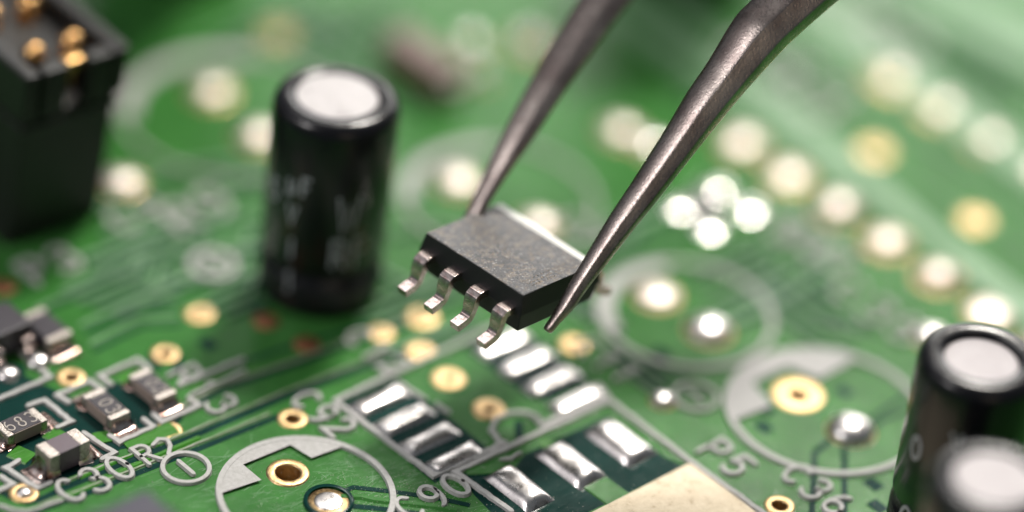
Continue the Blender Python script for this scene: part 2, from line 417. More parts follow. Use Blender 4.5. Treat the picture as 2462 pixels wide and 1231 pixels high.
# traces farther back
for P, wd in (([(1730, 790), (1880, 720), (2010, 640), (2010, 560)], .22), ([(1700, 770), (1840, 700), (1980, 610)], .18), ([(1500, 560), (1620, 500), (1700, 430)], .2),
              ([(250, 560), (520, 440), (640, 420)], .25), ([(200, 620), (420, 540), (640, 520)], .22), ([(150, 700), (360, 600), (640, 590)], .2), ([(330, 690), (520, 660), (640, 660)], .2),
              ([(240, 500), (430, 400), (600, 380)], .22), ([(940, 560), (1050, 540), (1120, 560)], .2), ([(900, 640), (1000, 690), (1100, 640)], .2),
              ([(1150, 760), (1060, 800), (930, 850)], .22)):
    strip(P, wd, M_PALE, 'copper_trace', .05, .05)
    gap([(a, b + 14) for a, b in P], wd * .8)
rn = random.Random(21)
def run(cx_, cy_, n, ln, dirs, sp, m_=None, wd=.13):
    c0 = at(cx_, cy_)
    for i in range(n):
        off = (i - n / 2) * sp; a0 = rn.uniform(-.3, .3) * ln; l_ = ln * rn.uniform(.6, 1.1); k_ = rn.uniform(.3, .9)
        if dirs == 'B': P = [(c0.x + a0 - l_ / 2, c0.y + off), (c0.x + a0 + l_ / 2, c0.y + off), (c0.x + a0 + l_ / 2 + k_, c0.y + off + k_)]
        else: P = [(c0.x + off, c0.y + a0 + l_ / 2), (c0.x + off, c0.y + a0 - l_ / 2), (c0.x + off + k_, c0.y + a0 - l_ / 2 - k_)]
        strip(P, wd, m_ or M_PALE, 'copper_trace', .045, .03, True)
        gap([(x_ + (sp * .5 if dirs == 'A' else 0), y_ - (sp * .5 if dirs == 'B' else 0)) for x_, y_ in P], wd * .9, True)
run(420, 600, 7, 6, 'B', .55); run(280, 690, 4, 4, 'B', .5); run(560, 700, 4, 3, 'B', .5)
run(1010, 700, 4, 4, 'B', .5); run(1480, 560, 4, 5, 'B', .6); run(1780, 640, 5, 5, 'B', .55)
run(1950, 760, 4, 4, 'A', .6); run(700, 60, 5, 6, 'B', .7); run(830, 130, 4, 6, 'A', .8)
run(1780, 180, 4, 6, 'B', .9); run(2330, 130, 5, 7, 'A', .8); run(1330, 700, 3, 4, 'A', .5); run(1560, 900, 3, 3, 'A', .45)
# wide bus bars running down to the right
def bar(a, b, wd, m=M_PALE, h=.05, name='bus_bar'):
    A, B = at(*a), at(*b); d = (B - A).normalized(); A = A - d * 14; B = B + d * 14
    return strip([A, B], wd, m, name, h, .05, True)
bar((1870, 300), (2440, 710), .85)
bar((1800, 296), (2400, 757), .12)
bar((1920, 138), (2462, 492), .16)
bar((2050, 90), (2462, 395), 1.9)
bar((2150, -30), (2462, 130), 1.4)
bar((2290, -40), (2462, 60), 1.3)
bar((1700, 90), (1960, 320), .8)

# --- silkscreen outlines
silk([(1458, 956), (1302, 1024)], .2); silk([(1212, 1069), (1043, 1146), (805, 967), (1185, 790)], .2)
c = at(1252, 1042)
silk([(1302, 1024), (1292, 1008), (1262, 994), (1225, 996), (1192, 1012), (1182, 1036), (1196, 1058), (1212, 1069)], .17)
silk([(1227, 1300), (1227, 1231), (1095, 1138), (1275, 1053), (1465, 966)][1:], .2)
silk([(1465, 966), (1586, 1056), (1700, 1141), (1834, 1236), (2000, 1355)], .2)
silk([(1185, 790), (1300, 760), (1440, 930), (1458, 956)][2:], .2)
silk([(955, 922), (1020, 962)], .14); silk([(1050, 975), (1078, 993)], .14)
silk([(1205, 1108), (1228, 1106), (1250, 1092)], .12)
# brackets round the small parts (photograph zoomed 2.234 from (0, 680))
def z1(*pts): return [(a / 2.234, b / 2.234 + 680) for a, b in pts]
silk(z1((100, 965), (30, 1003), (200, 1112), (268, 1082)), .19)
silk(z1((450, 815), (615, 920), (550, 955)), .19)
silk(z1((150, 668), (240, 638), (385, 752), (310, 785)), .19)
silk(z1((370, 650), (305, 612), (480, 535), (555, 585)), .19)
silk(z1((590, 830), (642, 865), (825, 782), (772, 742)), .19)
silk(z1((595, 550), (535, 510), (740, 422), (800, 470)), .19)
silk(z1((822, 712), (870, 758), (1072, 668), (1015, 628)), .19)
silk(z1((-60, 660), (0, 632), (270, 515), (110, 375)), .19)
silk(z1((-60, 1150), (10, 1118), (72, 1090), (10, 1050)), .19)
silk(z1((1075, 590), (1190, 540), (1310, 480)), .15)
silk(z1((960, 560), (1130, 490), (1300, 420)), .17)
silk(z1((820, 880), (850, 850), (900, 850), (915, 885), (905, 930)), .16)
silk(z1((0, 1205), (70, 1231), (150, 1240), (330, 1180)), .14)
# rings for electrolytics
def ring(c, R, wd=.26, fill=None, a0=0, a1=360):
    cl = a1 - a0 >= 360
    o = strip(circ(c, R, a0, a1, 72), wd * 1.1, M_SILK, 'silkscreen_ring', .034, .025, True, not cl, cl)
    if fill:
        a, b, n1, n2, n3 = fill      # arc from a to b, and notch corners in board coordinates relative to c
        arc = circ(c, R, a, b, 72)
        P = arc + [(c[0] + q[0], c[1] + q[1]) for q in n1]
        # concave polygon: triangulate through a constrained fill
        co = [Vector((p[0], p[1])) for p in P]; e = [(i, (i + 1) % len(co)) for i in range(len(co))]
        v_, _, f_, *_q = delaunay_2d_cdt(co, e, [], 1, 1e-5)
        z = .022 + dz()
        pyd('silkscreen_fill', [(p.x, p.y, z) for p in v_], [tuple(x) for x in f_], M_SILK, board)
    return o
def rel(c, zx, zy, sc_, ox, oy):
    p = at(zx / sc_ + ox, zy / sc_ + oy); return (p.x - c.x, p.y - c.y)
def ang(c, p): return math.degrees(math.atan2(p[1], p[0]))
c90 = at(736, 1189)
q = [rel(c90, *t, 2.856, 500, 800) for t in ((940, 790), (710, 875), (565, 785), (240, 920), (365, 1025), (150, 1120))]
a_, b_ = ang(c90, q[0]), ang(c90, q[-1]) % 360
ring(c90, 2.82, .22, (a_ % 360, b_, [q[4], q[3], q[2], q[1]], 0, 0))
c36 = at(1985, 991)
q = [rel(c36, *t, 2.73, 1600, 780) for t in ((1235, 268), (1010, 372), (800, 290), (570, 395), (700, 545), (470, 640))]
a_, b_ = ang(c36, q[0]) % 360, ang(c36, q[-1]) % 360
ring(c36, 3.36, .24, (a_, b_, [q[4], q[3], q[2], q[1]], 0, 0))
c3 = at(1648, 758); ring(c3, 3.05, .22); strip(circ(c3, 2.75, 60, 165), .5, M_SILK, 'silkscreen_fill', .03, .03, True)
c4 = at(1200, 480); ring(c4, 3.5, .16); strip(circ(c4, 3.25, 52, 148), .55, M_SILK, 'silkscreen_fill', .03, .03, True)
c5 = at(560, 275); ring(c5, 4.1, .15); strip(circ(c5, 3.8, 40, 150), .6, M_SILK, 'silkscreen_fill', .03, .03, True)
# a circled bar, twice
def circled(c, r, wd, bar_=True):
    p = at(*c)
    strip(circ(p, r, 0, 360, 40), wd, M_SILK, 'silkscreen_ring', .034, .025, True, False, True)
    if bar_: strip([(p.x - .0, p.y + .38), (p.x + .0, p.y - .38)], wd, M_SILK, 'silkscreen_line', .034, .025, True, True)
circled((447, 1128), .76, .19); circled((1672, 957), .74, .17); circled((512, 640), .75, .28)

# --- printed characters as strokes
def arcp(cx, cy, rx, ry, a0, a1, n=10):
    return [(cx + rx * math.cos(math.radians(a0 + (a1 - a0) * i / n)), cy + ry * math.sin(math.radians(a0 + (a1 - a0) * i / n))) for i in range(n + 1)]
GL = {
 'C': [arcp(.5, .7, .42, .62, 50, 310, 14)],
 '0': [arcp(.5, .7, .40, .64, 0, 360, 20)],
 '3': [arcp(.45, 1.02, .36, .33, 150, -80, 9) + arcp(.45, .36, .42, .38, 85, -150, 10)],
 '9': [arcp(.5, .95, .36, .38, 0, 360, 14) + [(.86, .8)] + arcp(.42, .72, .44, .68, 0, -80, 6)],
 '2': [arcp(.48, .98, .38, .38, 160, -30, 9) + [(.1, .04), (.9, .04)]],
 '6': [arcp(.5, .42, .38, .38, 0, 360, 14), arcp(.62, .5, .5, .85, 100, 185, 7)],
 '5': [[(.85, 1.36), (.22, 1.36), (.16, .78)] + arcp(.46, .46, .40, .42, 125, -140, 10)],
 'P': [[(.15, 0), (.15, 1.36), (.5, 1.36)] + arcp(.5, 1.0, .38, .36, 80, -90, 8) + [(.15, .64)]],
 'R': [[(.15, 0), (.15, 1.36), (.5, 1.36)] + arcp(.5, 1.0, .38, .36, 80, -90, 8) + [(.15, .64)], [(.5, .64), (.9, 0)]],
 '1': [[(.25, 1.1), (.5, 1.36), (.5, 0)]],
 '7': [[(.1, 1.36), (.9, 1.36), (.4, 0)]],
 '8': [arcp(.5, 1.02, .32, .32, 0, 360, 12), arcp(.5, .36, .38, .36, 0, 360, 12)],
 'W': [[(0, 1.36), (.25, 0), (.5, 1.0), (.75, 0), (1.0, 1.36)]],
 'V': [[(.05, 1.36), (.5, 0), (.95, 1.36)]],
 'F': [[(.15, 0), (.15, 1.36), (.85, 1.36)], [(.15, .72), (.7, .72)]],
 'I': [[(.5, 0), (.5, 1.36)]],
 'u': [[(.1, -.3), (.1, .95)], [(.1, .2)] + arcp(.42, .25, .32, .25, 200, 340, 6) + [(.76, .95)]],
}
def text(s, c, h, direc, wd=.14, squash=1.0):
    """characters lying on the board; direc 'B' reads up-right, 'A' reads down-right"""
    p = at(*c)
    u, v_ = (Vector((1, 0)), Vector((0, 1))) if direc == 'B' else (Vector((0, -1)), Vector((1, 0)))
    k = h / 1.36; adv = 1.28 * k * squash
    x = -adv * len(s) / 2 + .14 * k
    for ch in s:
        its = []
        for st in GL[ch]:
            pts = [Vector((p.x, p.y)) + u * (x + a * k * squash) + v_ * ((b - .68) * k) for a, b in st]
            vs_, fs_ = ribbon_geo(pts, wd, -.003, .037 + dz(), .03, False, True); its.append((vs_, fs_))
        V, Fc = merge(its); pyd('silkscreen_character', V, Fc, M_SILK, board)
        x += adv
text('C30', (228, 1157), 1.2, 'B', .19, .87)
text('R', (350, 1097), .95, 'B', .18, .9)
text('C92', (776, 998), 1.1, 'A', .19, .85)
text('C90', (1040, 1198), 1.15, 'B', .19, .92)
text('P5', (1746, 1104), 1.15, 'A', .20, .95)
text('C36', (1963, 1180), 1.15, 'A', .19, .88)
text('R13', (490, 940), 1.05, 'A', .17, 1.0)
text('C35', (2110, 752), 1.3, 'A', .2, 1.15); text('C31', (1900, 560), 1.4, 'A', .2, 1.15); text('C33', (1965, 590), 1.3, 'A', .2, 1.0)
text('C12', (905, 850), 1.0, 'A', .18); text('C11', (1460, 870), 1.0, 'A', .18)
text('C9', (330, 520), 1.3, 'B', .22); text('P3', (120, 640), 1.3, 'B', .22); text('R9', (470, 510), 1.6, 'B', .25)
text('C52', (2080, 60), 2.2, 'A', .3); text('C53', (1890, 190), 2.2, 'A', .3)
text('C7', (1400, 560), 1.2, 'A', .2)

# --- vias and drilled pads
_vm = {}
def via(a, b, r, h, m=M_GOLD):
    p = at(a, b); key = (r, h)
    t = root_part = None
    prof = [(h * .96, -1.3), (h * .96, .0), (h, .035), (h + .06, .052), (r - .07, .05), (r - .02, .03), (r, -.004)]
    if key not in _vm:
        o = lathe('via_ring', prof, m, board, 40); _vm[key] = o.data
        o.location = (p.x, p.y, 0)
        return o
    o = bpy.data.objects.new('via_ring', _vm[key]); COL.objects.link(o); o.parent = board; o.location = (p.x, p.y, 0)
    return o
for a, b, r, h in VIAS: via(a, b, r, h)
for a, b, r, h in THRU:
    o = via(a, b, r, h); o.name = 'drilled_pad'
# solder coverings on two vias
def dome(c, r, hgt, ring_r=0, name='solder_dome', m=M_SOLDER, ringm=M_GOLD, peak=1.0, moat=0):
    p = at(*c)
    if moat:
        lathe('pad_moat', [(ring_r - .02, .006 + dz()), (ring_r + moat, .006 + dz()), (ring_r + moat + .004, -.003)], M_DARK, board, 40, (p.x, p.y, 0))
    base = board
    if ring_r:
        base = lathe('solder_pad', [(0.001, .045), (ring_r - .05, .045), (ring_r, -.004)], ringm, board, 40, (0, 0, 0)); base.location = (p.x, p.y, 0)
        o = lathe(name, [(r * math.cos(t), .045 + hgt * math.sin(t) ** peak) for t in [math.pi / 2 * i / 9 for i in range(10)]], m, base, 36)
    else:
        o = lathe(name, [(r * math.cos(t), hgt * math.sin(t) ** peak) for t in [math.pi / 2 * i / 9 for i in range(10)]], m, board, 36)
        o.location = (p.x, p.y, 0)
    return o
dome((790, 1208), .48, .07, .70, moat=.12)
dome((2045, 1038), .80, .46, .88)
dome((1703, 797), .78, .42, .90)
dome((1578, 712), .74, .22, .90, m=M_SOLDER_SOFT)
dome((1592, 966), .40, .26, .48)
dome((57, 1184), .26, .12)
dome((505, 222), .72, .3, .9, m=M_SOLDER_SOFT); dome((290, 440), .72, .3, .88, m=M_SOLDER_SOFT); dome((1100, 437), .8, .3, .92, m=M_SOLDER_SOFT); dome((620, 330), .72, .3, .88, m=M_SOLDER_SOFT)
dome((1295, 540), .7, .3, .85, m=M_SOLDER_SOFT); dome((1495, 318), .72, .3, .86, m=M_SOLDER_SOFT); dome((1570, 352), .6, .25, .76)
dome((1270, 105), .55, .45, .8); dome((1155, 185), .4, .35, .5); dome((1130, 105), .5, .35, .6); dome((2240, 815), .6, .35, .7)
HDR = [(1785, 335), (1892, 424), (2018, 500), (2131, 594), (2248, 674), (2376, 753)]
hx, hy = 18.32, 6.15
for i in range(0, 9):
    P = Vector((hx, hy - 2.54 * i, 0))
    base = lathe('solder_pad', [(0.001, .045), (.92, .045), (.97, -.004)], M_GOLD, board, 40); base.location = P
    rs = random.Random(i).uniform(.68, .82); hs = random.Random(i + 50).uniform(.12, .42)
    lathe('solder_dome', [(rs * math.cos(t), .045 + hs * math.sin(t)) for t in [math.pi / 2 * k / 9 for k in range(10)]], M_SOLDER_SOFT, base, 36)
for i in range(0, 7):
    P = Vector((26.5, 6.01 - 2.54 * i, 0))
    base = lathe('solder_pad', [(0.001, .055), (1.02, .055), (1.08, -.004)], M_GOLD, board, 40); base.location = P
    rs = random.Random(i + 9).uniform(.5, .72)
    lathe('solder_dome', [(rs * math.cos(t), .055 + .22 * math.sin(t)) for t in [math.pi / 2 * k / 9 for k in range(10)]], M_SOLDER_SOFT, base, 36)
for c_ in ((640, 772), (738, 828), (8, 690)):
    p = at(*c_); o = lathe('copper_pad', [(0.001, .04), (.42, .04), (.47, -.004)], M_COPPERPAD, board, 32); o.location = (p.x, p.y, 0)

# --- solder pillows
def pillow(quad, hgt, sink=.0, nx=10, ny=16, name='soldered_pad', seed=0, saddle=0.0):
    a, b, c_, d = [Vector((q[0], q[1], 0)) for q in quad]
    rnd = random.Random(seed); ph = rnd.uniform(0, 6)
    vs_, fs_ = [], []
    for j in range(ny + 1):
        for i in range(nx + 1):
            u, v_ = i / nx, j / ny
            p = a.lerp(b, u).lerp(d.lerp(c_, u), v_)
            U, V_ = 2 * u - 1, 2 * v_ - 1
            h = (1 - abs(U) ** 2.4) ** .7 * (1 - abs(V_) ** 4) ** .6 if abs(U) < 1 and abs(V_) < 1 else 0
            h *= 1 + saddle * (V_ * V_ - .4) + .07 * math.sin(2.5 * U + 2.0 * V_ + ph)
            vs_.append((p.x, p.y, .02 + hgt * h))
    for j in range(ny):
        for i in range(nx):
            k = j * (nx + 1) + i; fs_.append((k, k + 1, k + nx + 2, k + nx + 1))
    return pyd(name, vs_, fs_, M_SOLDER, board, True)
k = 0
for sx in (-1, 1):
    for i in range(4):
        y = (1.5 - i) * 1.27; x = sx * G / 2
        k += 1
        pillow([(x - PL / 2, y + .41), (x - PL / 2, y - .41), (x + PL / 2, y - .41), (x + PL / 2, y + .41)], .17, seed=k, saddle=.35)
for j, q in enumerate(([(1403, 1042), (1472, 1007), (1582, 1091), (1509, 1126)], [(1286, 1097), (1348, 1060), (1460, 1146), (1396, 1181)], [(1163, 1152), (1222, 1119), (1335, 1200), (1271, 1236)])):
    Q = [at(*p) for p in q]
    # square it up on the board axes
    cx_ = sum(p.x for p in Q) / 4; cy_ = sum(p.y for p in Q) / 4
    wx = (abs(Q[1].x - Q[0].x) + abs(Q[2].x - Q[3].x)) / 4; wy = (abs(Q[3].y - Q[0].y) + abs(Q[2].y - Q[1].y)) / 4
    pillow([(cx_ - wx, cy_ + wy), (cx_ + wx, cy_ + wy), (cx_ + wx, cy_ - wy), (cx_ - wx, cy_ - wy)], .34, seed=30 + j, saddle=.3, nx=12)

# dust and flecks on the near part of the board
rnd = random.Random(3); V, Fc = [], []
for i in range(1500):
    a, b = rnd.uniform(300, 2300), rnd.uniform(1000, 1260)
    if rnd.random() < .5: a, b = rnd.gauss(950, 140), rnd.gauss(1190, 40)
    p = at(a, b); s = rnd.uniform(.008, .026); z = .062 if rnd.random() < .2 else .012
    t = rnd.uniform(0, 6.28); o_ = len(V)
    for m_ in range(3):
        r_ = s * rnd.uniform(.6, 1.2); V.append((p.x + r_ * math.cos(t + m_ * 2.1), p.y + r_ * math.sin(t + m_ * 2.1), z + rnd.uniform(0, .01)))
    V.append((p.x, p.y, z + s * .9)); Fc += [(o_, o_ + 1, o_ + 3), (o_ + 1, o_ + 2, o_ + 3), (o_ + 2, o_, o_ + 3)]
dust = pyd('dust', V, Fc, M_DUST); dust['kind'] = 'stuff'; dust['label'] = 'pale specks of dust scattered over the near part of the green board'; dust['category'] = 'dust'

its = []
for i in range(420):
    a, b = rnd.gauss(760, 260), rnd.gauss(1150, 55)
    if b < 1010: continue
    p = at(a, b); l_ = rnd.uniform(.15, .9); t = rnd.gauss(-.15, .25) if rnd.random() < .8 else rnd.uniform(0, 3.1)
    d = Vector((math.cos(t), math.sin(t)))
    if any((p.x + d.x * l_ * f_ - hx_) ** 2 + (p.y + d.y * l_ * f_ - hy_) ** 2 < (r_ + .1) ** 2 for hx_, hy_, h_, r_ in holes for f_ in (0, .35, .7, 1)): continue
    its.append(ribbon_geo([(p.x, p.y), (p.x + d.x * l_ * .5, p.y + d.y * l_ * .5 + rnd.gauss(0, .01)), (p.x + d.x * l_, p.y + d.y * l_)], rnd.uniform(.007, .016), .0005, .0028 + rnd.uniform(0, .0006), .002, False, False))
V, Fc = merge(its); sc_ = pyd('scratches', V, Fc, M_PALE, board); sc_['kind'] = 'stuff'

# ------------------------------------------------------------------ chip held in the tweezers
def chip():
    t = root('integrated_circuit', 'black eight legged chip held above the board by the tweezer tips', 'chip')
    R = Matrix(((.9947, -.0622, .0821), (.0606, .9979, .0218), (-.0833, -.0167, .9964)))
    c = Vector((3.6823, 2.9347, 2.3229)); s = .9625
    c = CAM + (c - CAM) * s
    s_ = .9625
    t.matrix_world = Matrix.Translation(c) @ R.to_4x4() @ Matrix.Scale(s_, 4)
    # body: tapered lower and upper halves, long chamfer along the right side
    def loop(hx, hy, z, x1=None): x1 = hx if x1 is None else x1; return [(-hx, -hy, z), (x1, -hy, z), (x1, hy, z), (-hx, hy, z)]
    vs_ = loop(1.83, 2.33, -.72) + loop(1.93, 2.43, -.02); fs_ = [(3, 2, 1, 0), (4, 5, 6, 7)] + [(i, (i + 1) % 4, 4 + (i + 1) % 4, 4 + i) for i in range(4)]
    o = pyd('lower_half', vs_, fs_, M_EPOXY_S, t); bevel(o, .045, 2)
    vs_ = loop(1.97, 2.47, -.015) + loop(1.86, 2.34, .675, 1.87) + loop(1.85, 2.33, .74, 1.47)
    fs_ = [(3, 2, 1, 0), (8, 9, 10, 11)] + [(i + a, (i + 1) % 4 + a, 4 + (i + 1) % 4 + a, 4 + i + a) for i in range(4) for a in (0, 4)]
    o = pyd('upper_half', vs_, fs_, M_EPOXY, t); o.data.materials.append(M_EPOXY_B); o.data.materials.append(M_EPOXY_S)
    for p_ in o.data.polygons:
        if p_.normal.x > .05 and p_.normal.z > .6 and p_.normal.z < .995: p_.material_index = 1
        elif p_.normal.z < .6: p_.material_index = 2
    m_ = o.modifiers.new('bevel', 'BEVEL'); m_.width = .03; m_.segments = 2; m_.angle_limit = math.radians(40)
    # pins
    def pin_geo(sgn):
        prof = [(1.80, .06), (2.10, .07), (2.28, .05), (2.38, -.03), (2.42, -.16), (2.44, -.36), (2.46, -.56), (2.51, -.72), (2.60, -.82), (2.74, -.88), (3.12, -1.0)]
        wd = [.26, .26, .26, .26, .255, .245, .21, .205, .205, .21, .21]; th = .14
        V_, F_ = [], []
        for i, (x, z) in enumerate(prof):
            a = Vector(prof[max(0, i - 1)]); b = Vector(prof[min(len(prof) - 1, i + 1)]); d = (b - a).normalized(); nn = Vector((-d.y, d.x))
            for y, q in ((-wd[i], 1), (wd[i], 1), (wd[i], -1), (-wd[i], -1)):
                V_.append((sgn * (x + nn.x * th * q), y, z + nn.y * th * q))
        for i in range(len(prof) - 1):
            for k_ in range(4): F_.append((i * 4 + k_, i * 4 + (k_ + 1) % 4, i * 4 + 4 + (k_ + 1) % 4, i * 4 + 4 + k_))
        F_ += [(0, 1, 2, 3), tuple(len(V_) - 4 + j for j in (3, 2, 1, 0))]
        return V_, F_
    for sgn in (-1, 1):
        V_, F_ = pin_geo(sgn); first = None
        for i in range(4):
            y = (1.5 - i) * 1.27
            if first is None:
                first = pyd('pin', V_, F_, M_TIN, t); bevel(first, .025, 2); o = first
            else:
                o = first.copy(); COL.objects.link(o); o.parent = t
            o.location = (0, y, 0)
    # laser marking: three rows of tiny illegible strokes beside the front short edge
    rnd = random.Random(5); its = []; its2 = []
    for r_ in range(3):
        yy = -1.72 - r_ * .17; x = -1.28 + .06 * r_
        while x < 1.28:
            wch = rnd.uniform(.05, .085)
            for m_ in range(rnd.choice((2, 3))):
                p0 = (x + rnd.uniform(0, wch), yy + rnd.uniform(-.05, .05)); p1 = (x + rnd.uniform(0, wch), yy + rnd.uniform(-.05, .05))
                if (Vector(p0) - Vector(p1)).length < .03: continue
                its.append(ribbon_geo([p0, p1], .034, .738, .7425 + rnd.uniform(0, .002), .004, False, False))
            x += wch + .025
    V_, F_ = merge(its[::2]); pyd('laser_marking', V_, F_, M_LASER, t)['kind'] = 'stuff'
    V_, F_ = merge(its[1::2]); pyd('laser_marking', V_, F_, M_LASER2, t)['kind'] = 'stuff'
    its = []
    for i in range(90):
        x, y = rnd.gauss(-.2, .6), rnd.uniform(-1.4, 1.9)
        if not -1.6 < x < 1.2: continue
        a = rnd.uniform(0, 6.28); r_ = rnd.uniform(.03, .08); pts = [(x + r_ * math.cos(a + q), y + r_ * math.sin(a + q)) for q in (0, .8, 1.6, 2.4)]
        its.append(ribbon_geo(pts, .022, .738, .7424 + rnd.uniform(0, .002), .006, False, False))
    V_, F_ = merge(its); pyd('scuff_marks', V_, F_, M_LASER2, t)['kind'] = 'stuff'
    return t
chip()

# ------------------------------------------------------------------ tweezers
def arm(parent, st, sect, mat_=M_STEEL):
    """st: stations (left px, right px, y of each edge, depth), sect: section points (across -1..1, towards camera)"""
    rings = []
    for (lx, ly, rx, ry, dep, thick) in st:
        Lp, Rp = atd(lx, ly, dep), atd(rx, ry, dep)
        c = (Lp + Rp) / 2; u = (Rp - Lp) / 2; hw = u.length
        rings.append([c + u * a + (-FW) * (b * hw * thick) for a, b in sect])
    n = len(sect); vs_, fs_ = [], []
    # smooth resample
    R2 = []
    for i in range(len(rings) - 1):
        p0 = rings[max(0, i - 1)]; p1 = rings[i]; p2 = rings[i + 1]; p3 = rings[min(len(rings) - 1, i + 2)]
        for s in range(5):
            t = s / 5
            R2.append([.5 * ((2 * b) + (c - a) * t + (2 * a - 5 * b + 4 * c - d) * t * t + (3 * b - a - 3 * c + d) * t ** 3) for a, b, c, d in zip(p0, p1, p2, p3)])
    R2.append(rings[-1])
    for r in R2: vs_ += r
    for i in range(len(R2) - 1):
        for k_ in range(n): fs_.append((i * n + k_, i * n + (k_ + 1) % n, (i + 1) * n + (k_ + 1) % n, (i + 1) * n + k_))
    fs_ += [tuple(range(n)), tuple(range(len(vs_) - n, len(vs_)))]
    o = pyd('arm', vs_, fs_, mat_, parent, True)
    return o
tw = root('tweezers', 'dark steel tweezers reaching down from the top edge, their tips gripping the black chip', 'tweezers', atd(1980, -300, 130))
SEC_R = [(-1, -.35), (-.86, -.02), (-.62, .36), (-.38, .63), (-.15, .81), (.0, .90), (.04, .90), (.08, .87), (.16, .828), (.66, .556), (.74, .49), (.97, -.25), (1, -.5), (.75, -.95), (0, -1.15), (-.8, -.75)]
DR = 127.6
stR = [(1310, 794, 1321, 801, DR, .8), (1308, 786, 1329, 798, DR, .85), (1322, 764, 1346, 778, DR, .85), (1345, 724, 1380, 742, DR, .8), (1377, 667, 1415, 692, DR + .05, .8), (1459, 529, 1514, 565, DR + .1, .75), (1522, 433, 1586, 476, DR + .2, .72),
       (1595, 318, 1671, 368, DR + .3, .7), (1652, 222, 1741, 281, DR + .4, .68), (1701, 150, 1798, 214, DR + .5, .66), (1765, 45, 1881, 122, DR + .6, .62), (1807, 0, 1926, 79, DR + .7, .6), (1880, -75, 2020, -2, DR + .9, .55), (2030, -190, 2160, -110, DR + 1.2, .5), (2230, -310, 2340, -230, DR + 1.6, .5)]
stL = [(1108, 548, 1120, 556, 131.2, .8), (1106, 540, 1130, 552, 131.2, .8), (1113, 522, 1146, 540, 131.2, .8), (1124, 500, 1160, 519, 131.2, .8), (1158, 427, 1202, 449, 131.4, .75), (1218, 300, 1282, 335, 131.7, .7), (1295, 158, 1373, 200, 132.2, .68),
       (1340, 80, 1428, 125, 132.5, .66), (1388, 0, 1481, 51, 132.8, .65), (1450, -95, 1560, -40, 133.2, .62), (1550, -190, 1670, -130, 133.6, .6), (1710, -290, 1830, -210, 134, .55), (1980, -420, 2090, -310, 134.2, .5)]
SEC_L = [(-1, -.6), (-.9, -.42), (-.18, .26), (-.02, .36), (.86, .82), (1, .55), (.8, -.9), (-.5, -1.1)]
for st, sec in ((stR, SEC_R), (stL, SEC_L)):
    o = arm(tw, st, sec); o.matrix_parent_inverse = Matrix.Translation(-tw.location)

# ------------------------------------------------------------------ electrolytic capacitors
def sleeve_fn(R):
    def f(x, y, z):   # x = arc length from the side facing the camera, y = height, z = relief
        a = x / R; d = HR * math.sin(a) + Vector((-.663, -.748, 0)) * math.cos(a)
        q = d * (R + z); return (q.x, q.y, y)
    return f
def capacitor(pc, H, R, label, marks, tilt=(0, 0), disc=.63, recess=.09, group=None, top=None):
    base = at(pc[0], pc[1], H); base.z = 0
    t = root('electrolytic_capacitor', label, 'capacitor', base, group)
    t.rotation_euler = (tilt[0], tilt[1], 0)
    lathe('sleeve', [(R * .90, .0), (R * .985, .06), (R, .2), (R, 1.25), (R * .965, 1.35), (R * .905, 1.52), (R * .905, 1.72), (R * .965, 1.9), (R, 2.0), (R * 1.0, H - .55), (R * .985, H - .34), (R * .94, H - .15), (R * .88, H - .05), (R * .80, H), (R * .72, H - .01), (R * (disc + .03), H - .06), (R * disc, H - .10), (R * disc, H - recess - .2)], M_SLEEVE, t, 72)
    lathe('can_top', [(R * disc + .02, H - recess - .10), (R * disc * .97, H - recess), (R * disc * .5, H - recess + .005), (.001, H - recess + .008)], top or M_ALU, t, 56, smooth=False)
    fn = sleeve_fn(R)
    for s, ax, zz, h in marks:
        k_ = h / 1.36; x = math.radians(ax) * R
        for ch in s:
            its = [ribbon_geo([(x + a * k_ * .75, zz + b * k_) for a, b in stt], .14, -.01, .012, .01, False, False, fn) for stt in GL[ch]]
            V_, F_ = merge(its); pyd('printed_character', V_, F_, M_PRINT, t)
            x += k_ * 1.0
    return t
capacitor((803, 232), 7.8, 2.17, 'tall black capacitor with bright white top, left of the tweezers and chip', [('uF', -40, 4.9, .75), ('V', -38, 3.7, .75), ('W', 10, 3.7, 1.4), ('RF', 6, 2.2, 1.1), ('I', -36, 2.3, .8), ('1', -35, .9, .8), ('5', -62, 4.2, .8)], (.0, .02), .65, .03, 'black electrolytic capacitors')
capacitor((2362, 854), 7.45, 2.02, 'black capacitor with stained grey recessed top at the right edge, behind the nearer one', [('0', -66, 3.9, .9), ('V', -25, 5.0, .7), ('0', -64, .9, 1.1), ('W', 25, 4.6, .8)], (0, .0), .60, .22, 'black electrolytic capacitors', M_ALU2)
capacitor((2392, 1148), 7.35, 2.02, 'nearest black capacitor, out of focus, cut off by the lower right corner of the picture', [('0', -72, 1.0, 1.0)], (0, 0), .64, .05, 'black electrolytic capacitors', M_ALU2)

